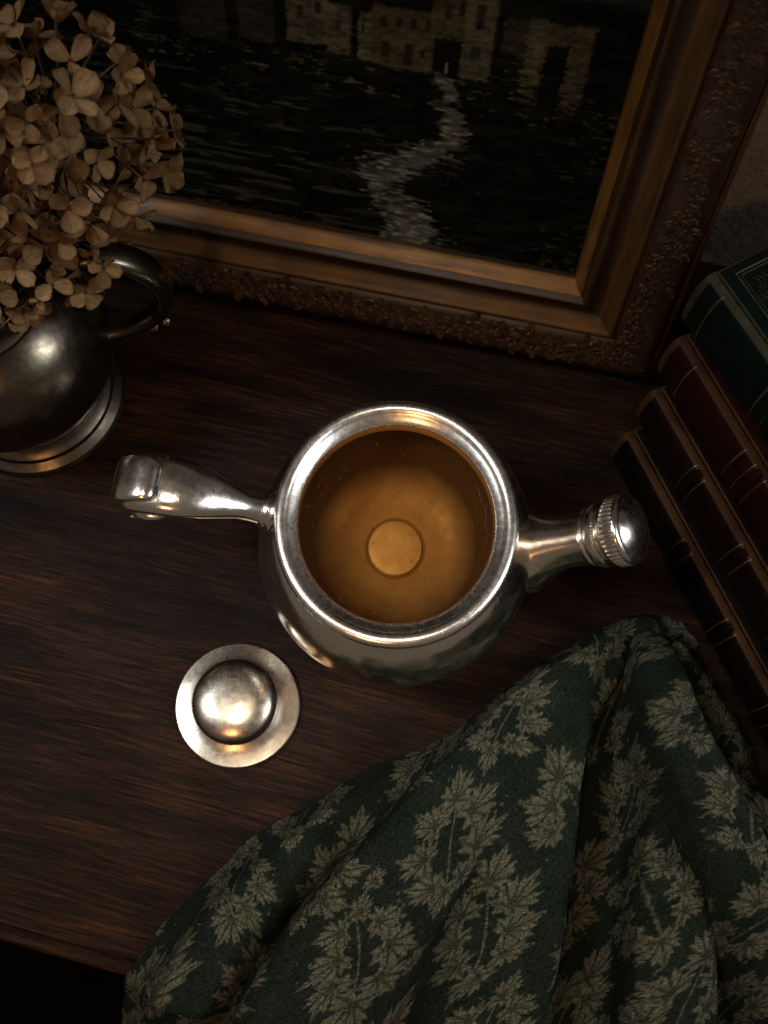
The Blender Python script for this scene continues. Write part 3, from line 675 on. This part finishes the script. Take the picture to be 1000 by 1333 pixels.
# ------------------------------------------------------------------ stack of old books
def book(head, z0, thick, length, width, rot, mats, label, bands, title=None, gilt=False):
    """local: x from spine to fore-edge, y from head (0) down to tail (-length), z up"""
    b = empty('book', (head[0], head[1], z0), R(rot), label, 'book', 'old leather books in the stack')
    lm, em = mats; bt = 2.6; off = 6.5
    bevel_box('back_cover', off, width, -length, 0, 0.05, bt, [lm, em], b, 0.8)
    bevel_box('front_cover', off, width, -length, 0, thick - bt, thick - 0.05, [lm, em], b, 0.8)
    # page block with slightly concave head
    bevel_box('page_block', 4.0, width - 4, -length + 3.5, -3.5, bt + 0.05, thick - bt - 0.05, M['pages'], b, 0.5, 1)
    # rounded spine, with joints at both covers
    V = []; Fs = []; mi = []; NS, NL = 22, 60
    ys = [0.6] + [0.2 - (length + 0.2) * i / NL for i in range(NL + 1)] + [-length - 0.4]
    sec = []
    for i in range(NS + 1):
        t = i / NS; a = -math.pi / 2 + math.pi * t
        x = 5.6 - 6.4 * max(math.cos(a), 0) ** 0.5; z = thick / 2 + (thick / 2 - 0.1) * math.copysign(abs(math.sin(a)) ** 0.9, math.sin(a))
        sec.append((x, z))
    sec = [(8.0, sec[0][1] + 0.9), (6.6, sec[0][1] + 0.7)] + sec + [(6.6, sec[-1][1] - 0.7), (8.0, sec[-1][1] - 0.9)]
    n = len(sec)
    for k, y in enumerate(ys):
        e = 0.90 if k in (0, len(ys) - 1) else 1
        for (x, z) in sec: V.append((5.6 + (x - 5.6) * e, y, thick / 2 + (z - thick / 2) * (e if e < 1 else 1)))
    for k in range(len(ys) - 1):
        for j in range(n - 1):
            q = (k * n + j, (k + 1) * n + j, (k + 1) * n + j + 1, k * n + j + 1); Fs.append(q); mi.append(1 if k <= 1 or k >= len(ys) - 3 or j in (2, 3, n - 5, n - 4) else 0)
    sp = auto(mk('spine', V, Fs, [lm, em], b, True, mi), 70)
    def bandstrip(name, y, half, rise, mat, par, lo=3, hi=None):
        ss = sec[lo:(hi or n - 3)]; V = []; Fs = []
        yy = [y + half, y + half * 0.6, y - half * 0.6, y - half]; rz = [-0.1, rise, rise, -0.1]
        for k in range(4):
            for i, (x, z) in enumerate(ss):
                d = Vector((x - 6, 0, (z - thick / 2) * 0.45)); d = d.normalized() if d.length > 0 else Vector((-1, 0, 0))
                V.append((x + d.x * rz[k], yy[k], z + d.z * rz[k]))
        m = len(ss)
        for k in range(3):
            for i in range(m - 1): Fs.append((k * m + i, k * m + i + 1, (k + 1) * m + i + 1, (k + 1) * m + i))
        return auto(mk(name, V, Fs, mat, par), 60)
    for f in bands:
        bandstrip('raised_band', -length * f, 2.0, 1.0, [lm], sp)
        for s in (-1, 1): bandstrip('gilt_rule', -length * f + s * 3.6, 0.35, 0.16, M['gilt_line'], sp)
    if title:
        f0, f1 = title
        for f in (f0, f1): bandstrip('gilt_rule', -length * f, 0.5, 0.18, M['gilt_line'], sp)
    if gilt:
        zt = thick - 0.05
        def strip(xa, xb, ya, yb):
            bevel_box('gilt_rule', xa, xb, ya, yb, zt - 0.05, zt + 0.14, M['gilt_line'], b, 0.03, 1)
        for (m, wd) in ((4.0, 0.7), (5.6, 0.35), (15, 0.45)):
            xa, xb, ya, yb = off + 1.5 + m, width - m, -length + m, -m
            strip(xa, xb, yb - wd, yb); strip(xa, xb, ya, ya + wd)
            strip(xa, xa + wd, ya + wd + 0.01, yb - wd - 0.01); strip(xb - wd, xb, ya + wd + 0.01, yb - wd - 0.01)
        # blind-tooled corner sprigs
        for i in range(3):
            for j in range(7):
                cx = off + 10 + i * 1.9 + 1.2 * math.sin(j); cy = -8.5 - j * 1.5
                V, Fs = tube_raw([(cx, cy, zt + 0.06), (cx + 1.0, cy - 0.5, zt + 0.1), (cx + 1.5 * math.cos(j), cy - 1.6, zt + 0.06)], [0.08, 0.2, 0.08], 5)
                mk('gilt_sprig', V, Fs, M['gilt_line'], b)
    return b
book((101, 58), 0.1, 28, 192, 128, 23.6, (M['black_leather'], M['worn_edge']), 'dark calf book with worn tan edge at the bottom of the stack', (0.3, 0.5, 0.7))
book((107, 66), 28.3, 28, 186, 124, 24.2, (M['brown_leather'], M['worn_edge']), 'dark brown leather book second from the bottom of the stack', (0.22, 0.42, 0.62, 0.82))
book((110.5, 75), 56.6, 30, 176, 118, 25.0, (M['red_leather'], M['worn_edge']), 'oxblood red leather book with gilt spine bands under the green book', (0.36, 0.6, 0.82), (0.08, 0.30))
book((113.5, 83), 86.9, 34, 168, 112, 28.5, (M['green_leather'], M['worn_green_edge']), 'dark green book with gilt tooled cover on top of the stack', (0.34, 0.56, 0.8), (0.06, 0.28), True)

# ------------------------------------------------------------------ printed cloth
def cloth():
    E = np.array([(-140, -212), (-121, -190), (-109, -166), (-92, -144), (-72, -124), (-50, -107), (-28, -95), (-5, -82.5), (14, -74.5), (30, -67), (45, -54), (62, -41), (80, -30.5), (98, -22), (114, -17), (128, -20), (136, -35), (145, -55), (153, -74), (160, -91), (169, -114), (177, -135)], float)
    G = np.array([(-140, -246), (200, -246)], float)
    E = smooth_profile(E, 10)
    d = np.r_[0, np.cumsum(np.hypot(*np.diff(E, axis=0).T))]; NT_, NS_ = 820, 430
    tt = np.linspace(0, 1, NT_)
    ex = np.interp(tt * d[-1], d, E[:, 0]); ey = np.interp(tt * d[-1], d, E[:, 1])
    # slightly wavy hem
    ex += 0.9 * np.sin(tt * 61) + 0.5 * np.sin(tt * 133 + 1); ey += 0.7 * np.sin(tt * 47 + 2)
    gx = -142 + 350 * tt ** 1.15; gy = -248 + 0 * tt
    ss = np.linspace(0, 1, NS_) ** 1.12
    X = ex[:, None] * (1 - ss) + gx[:, None] * ss; Y = ey[:, None] * (1 - ss) + gy[:, None] * ss
    dist = np.hypot(X - ex[:, None], Y - ey[:, None])
    wx = (fbm(X * 0.03, Y * 0.03, 3) - 0.45) * 10; wy = (fbm(X * 0.03 + 50, Y * 0.03 + 8, 3) - 0.45) * 10
    def height(X, Y, dist):
        wx = (fbm(X * 0.03, Y * 0.03, 3) - 0.45) * 10; wy = (fbm(X * 0.03 + 50, Y * 0.03 + 8, 3) - 0.45) * 10
        def ridge(pts, wl, wr, p=2.2):
            """height of an asymmetric fold along a polyline: wl / wr are its widths left and right of the line's direction"""
            pts = smooth_profile3(np.array(pts, float), 4)
            best = np.full(X.shape, 1e9); hh = np.zeros(X.shape); sd = np.zeros(X.shape); fr_ = np.zeros(X.shape)
            n = len(pts) - 1
            for i in range(n):
                a, b = pts[i], pts[i + 1]; ab = b[:2] - a[:2]; L2 = ab @ ab
                qx = X + wx * 0.5 - a[0]; qy = Y + wy * 0.5 - a[1]
                t = np.clip((qx * ab[0] + qy * ab[1]) / L2, 0, 1)
                dx = qx - t * ab[0]; dy = qy - t * ab[1]; dd = dx * dx + dy * dy
                m = dd < best; best = np.where(m, dd, best); hh = np.where(m, a[2] + (b[2] - a[2]) * t, hh)
                sd = np.where(m, np.sign(ab[0] * dy - ab[1] * dx), sd); fr_ = np.where(m, (i + t) / n, fr_)
            dd = np.sqrt(best)
            wl_ = np.interp(fr_, np.linspace(0, 1, len(wl)), wl); wr_ = np.interp(fr_, np.linspace(0, 1, len(wr)), wr)
            q = dd / np.where(sd > 0, wl_, wr_)
            return hh / (1 + q ** (2 * p)) 
        # lines run away from the gather at the back; "left" is towards the books for these directions
        rs = [ridge([(30, -77, 8), (-24, -110, 18), (-57, -139, 23), (-80, -170, 24), (-100, -204, 22), (-110, -230, 22)], [12, 15, 15], [9, 13, 16, 17], 2.2),
              ridge([(111, -23, 10), (76, -38, 22), (44, -67, 34), (20, -94, 40), (-5, -123, 41), (-28, -150, 40), (-48, -181, 38), (-70, -225, 36)], [8, 18, 28, 34, 36, 36], [6, 8, 9, 11, 12], 2.2),
              ridge([(94, -42, 14), (70, -68, 28), (60, -100, 34), (50, -140, 36), (38, -190, 34), (30, -235, 34)], [7, 12, 14, 15, 16], [12, 24, 30, 34], 2.6),
              ridge([(112, -24, 12), (110, -50, 38), (114, -78, 52), (125, -106, 54), (138, -134, 50), (152, -164, 46), (165, -195, 44)], [5, 8, 9, 10, 10], [6, 11, 15, 20, 24], 2.2),
              ridge([(114, -96, 24), (106, -128, 38), (101, -158, 38), (96, -192, 37), (90, -235, 36)], [18, 22, 26], [9, 11, 12, 13], 2.6),
              ridge([(134, -84, 10), (150, -104, 20), (168, -122, 24), (190, -140, 24)], [7, 8, 8], [6, 8, 8], 1.8),
              ridge([(122, -36, 14), (134, -60, 18), (144, -80, 16)], [6, 7, 7], [6, 6, 6], 1.6)]
        P = 3.6
        Z = (sum(np.maximum(r, 0) ** P for r in rs)) ** (1 / P)
        Z += (fbm(X * 0.06 + 3, Y * 0.035, 3) - 0.45) * 5.0 * sstep(3, 18, dist)
        dg = (X * 0.5 - Y * 0.86)
        Z += 1.1 * np.sin((X * 0.86 + Y * 0.5) * 0.22 + 4 * fbm(X * 0.02, Y * 0.02, 2)) * sstep(5, 25, dist) * fbm(X * 0.03 + 7, Y * 0.03, 2)
        Z += (fbm(X * 0.22 + 3, Y * 0.22, 3) - 0.45) * 0.9
        Z = np.maximum(Z, 1.2 + 0.8 * fbm(X * 0.1, Y * 0.1, 2))
        Z = Z * np.clip(dist / 7.0, 0, 1) ** 0.45 * 1.0 + 0.5
        ly = X * tb[0] + Y * tb[1]; over = np.maximum(FRONT + 1.0 - ly, 0)
        Z = Z - 1.6 * over * sstep(0, 10, over) - 0.4 * over
        return Z
    Z = height(X, Y, dist)
    # the folds belly out over their valleys
    gz_x = np.gradient(Z, axis=0), np.gradient(Z, axis=1); xt, xs = np.gradient(X); yt, ys_ = np.gradient(Y)
    det = xt * ys_ - xs * yt; det = np.where(np.abs(det) < 1e-4, 1e-4, det)
    gx_ = (gz_x[0] * ys_ - gz_x[1] * yt) / det; gy_ = (gz_x[1] * xt - gz_x[0] * xs) / det
    def blur(A, n):
        for _ in range(n):
            A[1:-1] = (A[:-2] + 2 * A[1:-1] + A[2:]) / 4; A[:, 1:-1] = (A[:, :-2] + 2 * A[:, 1:-1] + A[:, 2:]) / 4
        return A
    gx_ = blur(np.clip(gx_, -4, 4), 12); gy_ = blur(np.clip(gy_, -4, 4), 12)
    gm = np.sqrt(gx_ ** 2 + gy_ ** 2 + 0.3)
    push = 4.6 * sstep(6, 34, Z) * sstep(5, 22, dist) * np.clip(gm / 2.0, 0, 1)
    X0, Y0 = X.copy(), Y.copy()
    X = X - gx_ / gm * push; Y = Y - gy_ / gm * push
    # flattened cloth coordinates: lengths measured over the folds
    hx = np.arange(-150, 215, 1.5); hy = np.arange(-255, 0, 1.5); HX, HY = np.meshgrid(hx, hy)
    HZ = blur(height(HX, HY, np.full(HX.shape, 60.0)), 3); zy, zx = np.gradient(HZ, 1.5)
    GU = np.cumsum(np.sqrt(1 + np.clip(zx, -2.2, 2.2) ** 2), axis=1) * 1.5; GW = np.cumsum(np.sqrt(1 + np.clip(zy, -1.6, 1.6) ** 2), axis=0) * 1.5
    for _ in range(60): GU[1:-1] = (GU[:-2] + 2 * GU[1:-1] + GU[2:]) / 4
    for _ in range(60): GW[:, 1:-1] = (GW[:, :-2] + 2 * GW[:, 1:-1] + GW[:, 2:]) / 4
    def samp(Gd):
        a = np.clip((X0 + 150) / 1.5, 0, len(hx) - 1.01); b = np.clip((Y0 + 255) / 1.5, 0, len(hy) - 1.01)
        ai = a.astype(int); bi = b.astype(int); fa = a - ai; fb_ = b - bi
        return (Gd[bi, ai] * (1 - fa) + Gd[bi, ai + 1] * fa) * (1 - fb_) + (Gd[bi + 1, ai] * (1 - fa) + Gd[bi + 1, ai + 1] * fa) * fb_
    U = samp(GU) - 150; W = samp(GW) - 300
    # ---- printed leaf sprays, evaluated on the flattened cloth
    pr_ = np.zeros(X.shape)
    lobes = np.radians([-150, -118, -92, -72, -60, -45, -33, -18, -9, 0, 9, 18, 33, 45, 60, 72, 92, 118, 150, 180, 210]); rad = np.array([0.30, 0.56, 0.30, 0.46, 0.62, 0.34, 0.52, 0.80, 0.56, 1.0, 0.56, 0.80, 0.52, 0.34, 0.62, 0.46, 0.30, 0.56, 0.30, 0.12, 0.30])
    lobes = np.radians([-165, -140, -125, -108, -95, -82, -70, -58, -50, -40, -30, -20, -12, 0, 12, 20, 30, 40, 50, 58, 70, 82, 95, 108, 125, 140, 165])
    rad = np.array([0.22, 0.50, 0.40, 0.66, 0.42, 0.58, 0.38, 0.72, 0.58, 0.80, 0.44, 0.78, 0.66, 1.02, 0.66, 0.78, 0.44, 0.80, 0.58, 0.72, 0.38, 0.58, 0.42, 0.66, 0.40, 0.50, 0.22])
    def leaf(cx, cy, ang, size, narrow=1.0):
        nonlocal pr_
        sel = (np.abs(U - cx) < size * 1.3) & (np.abs(W - cy) < size * 1.3)
        if not sel.any(): return
        x = U[sel] - cx; y = W[sel] - cy; c, s = math.cos(ang), math.sin(ang)
        a = x * c + y * s; b = (-x * s + y * c) / narrow
        a2 = a + 0.15 * size; r = np.hypot(a2, b) / size; ph = np.arctan2(b, a2)
        jit = 0.05 * (vnoise(U[sel] * 0.9, W[sel] * 0.9) - 0.5)
        rr = np.interp(ph, lobes, rad) + jit
        inside = sstep(0.02, -0.05, r - rr)
        vein = np.ones_like(a)
        for (va, vl) in ((0, 0.95), (0.50, 0.72), (-0.50, 0.72), (1.05, 0.62), (-1.05, 0.62), (1.85, 0.52), (-1.85, 0.52)):
            st = 0.12 * size if abs(va) > 0.1 else -0.5 * size
            ox = -0.05 * size
            ux, uy = math.cos(va), math.sin(va); t = np.clip((a2 - ox) * ux + b * uy, 0, vl * size)
            dd = np.hypot(a2 - ox - t * ux, b - t * uy); wv = 0.050 * size * (1 - 0.65 * t / (vl * size)) + 0.10
            vein = np.minimum(vein, sstep(wv * 0.5, wv * 1.3, dd))
        pr_[sel] = np.maximum(pr_[sel] * (1 - inside), inside * (0.25 + 0.75 * vein))
    def stemline(x0, y0, x1, y1, wd=0.35):
        nonlocal pr_
        L = math.hypot(x1 - x0, y1 - y0); ux, uy = (x1 - x0) / L, (y1 - y0) / L
        sel = (U > min(x0, x1) - 1) & (U < max(x0, x1) + 1) & (W > min(y0, y1) - 1) & (W < max(y0, y1) + 1)
        if not sel.any(): return
        Us, Ws = U[sel], W[sel]
        t = np.clip((Us - x0) * ux + (Ws - y0) * uy, 0, L); d_ = np.hypot(Us - x0 - t * ux, Ws - y0 - t * uy)
        pr_[sel] = np.maximum(pr_[sel], 0.75 * sstep(wd * 1.4, wd * 0.7, d_))
    rr = random.Random(21)
    ulo, uhi, wlo, whi = U.min() - 40, U.max() + 40, W.min() - 40, W.max() + 40
    def spray(cx, cy, ang, k):
        if not (ulo < cx < uhi and wlo < cy < whi): return
        def loc(a, b): return cx + math.cos(ang) * a - math.sin(ang) * b, cy + math.sin(ang) * a + math.cos(ang) * b
        stemline(*loc(-15 * k, 0), *loc(14 * k, 0))
        items = [(13, 0, 0, 10), (6, 6.5, 0.75, 9), (6, -6.5, -0.75, 9), (-2, 8.5, 1.15, 8.5), (-2, -8.5, -1.15, 8.5), (-10, 6, 1.5, 7), (-10, -6, -1.5, 7), (-15, 0.5, 3.0, 6.5)]
        rr.shuffle(items)
        for (a, b, t, s) in items:
            if rr.random() < 0.04: continue
            leaf(*loc(a * k + rr.gauss(0, .7), b * k + rr.gauss(0, .7)), ang + t + rr.gauss(0, .15), s * k * rr.uniform(1.0, 1.28), rr.uniform(0.75, 0.95))
        for q in range(9):
            a, b = rr.uniform(-14, 14) * k, rr.choice([-1, 1]) * rr.uniform(13, 17) * k * 0.8
            px, py = loc(a, b); sel = np.hypot(U - px, W - py) < 0.6
            pr_[sel] = 0.8
    for i in range(-6, 14):
        for j in range(-10, 6):
            cx = i * 50 + (25 if j % 2 else 0) - 8 + rr.gauss(0, 2); cy = j * 42 - 20 + rr.gauss(0, 2)
            spray(cx, cy, (1.25 if (i + j) % 2 else 1.9) + rr.gauss(0, 0.25) + (math.pi if rr.random() < 0.25 else 0), 1.32)
            # small filler leaf between the sprays
            if rr.random() < 0.55: leaf(cx + 23 + rr.gauss(0, 2), cy + rr.gauss(0, 3), rr.random() * 6.28, 7.5)
    V = np.c_[X.ravel(), Y.ravel(), Z.ravel()]
    i = (np.arange(NT_ - 1)[:, None] * NS_ + np.arange(NS_ - 1)[None]).ravel()
    o = mk('printed_cloth', V, np.c_[i, i + 1, i + NS_ + 1, i + NS_][:, ::-1].tolist(), M['cloth'])
    me = o.data
    a = me.attributes.new('print', 'FLOAT', 'POINT'); a.data.foreach_set('value', pr_.ravel())
    uvl = me.uv_layers.new(name='UVMap'); li = np.empty(len(me.loops), int); me.loops.foreach_get('vertex_index', li)
    uvl.data.foreach_set('uv', (np.c_[U.ravel(), W.ravel()] * MM)[li].ravel())
    nr = me.polygons[len(me.polygons) // 2].normal
    if nr.z < 0: me.flip_normals()
    lr = random.Random(4); LV = []; LF = []
    for _ in range(130):
        i0 = lr.randrange(20, NT_ - 20); j0 = lr.randrange(15, NS_ - 90)
        p = Vector((X[i0, j0], Y[i0, j0], Z[i0, j0] + 0.45)); a = lr.random() * 6.28; L = lr.uniform(0.3, 1.5); cv = lr.uniform(-.5, .5)
        e1 = Vector((math.cos(a), math.sin(a), 0)) * L; e2 = Vector((-math.sin(a), math.cos(a), 0)) * L * cv
        tv, tf = tube_raw([tuple(p - e1), tuple(p + e2), tuple(p + e1)], [0.03, 0.06, 0.03], 4)
        k0 = len(LV); LV += tv; LF += [tuple(k0 + q for q in f) for f in tf]
    ln = mk('lint', LV, LF, M['lint'], o); ln['kind'] = 'stuff'
    o['label'] = 'rumpled dark green cotton cloth printed with pale leaf sprays'; o['category'] = 'cloth'
    return o
cloth()
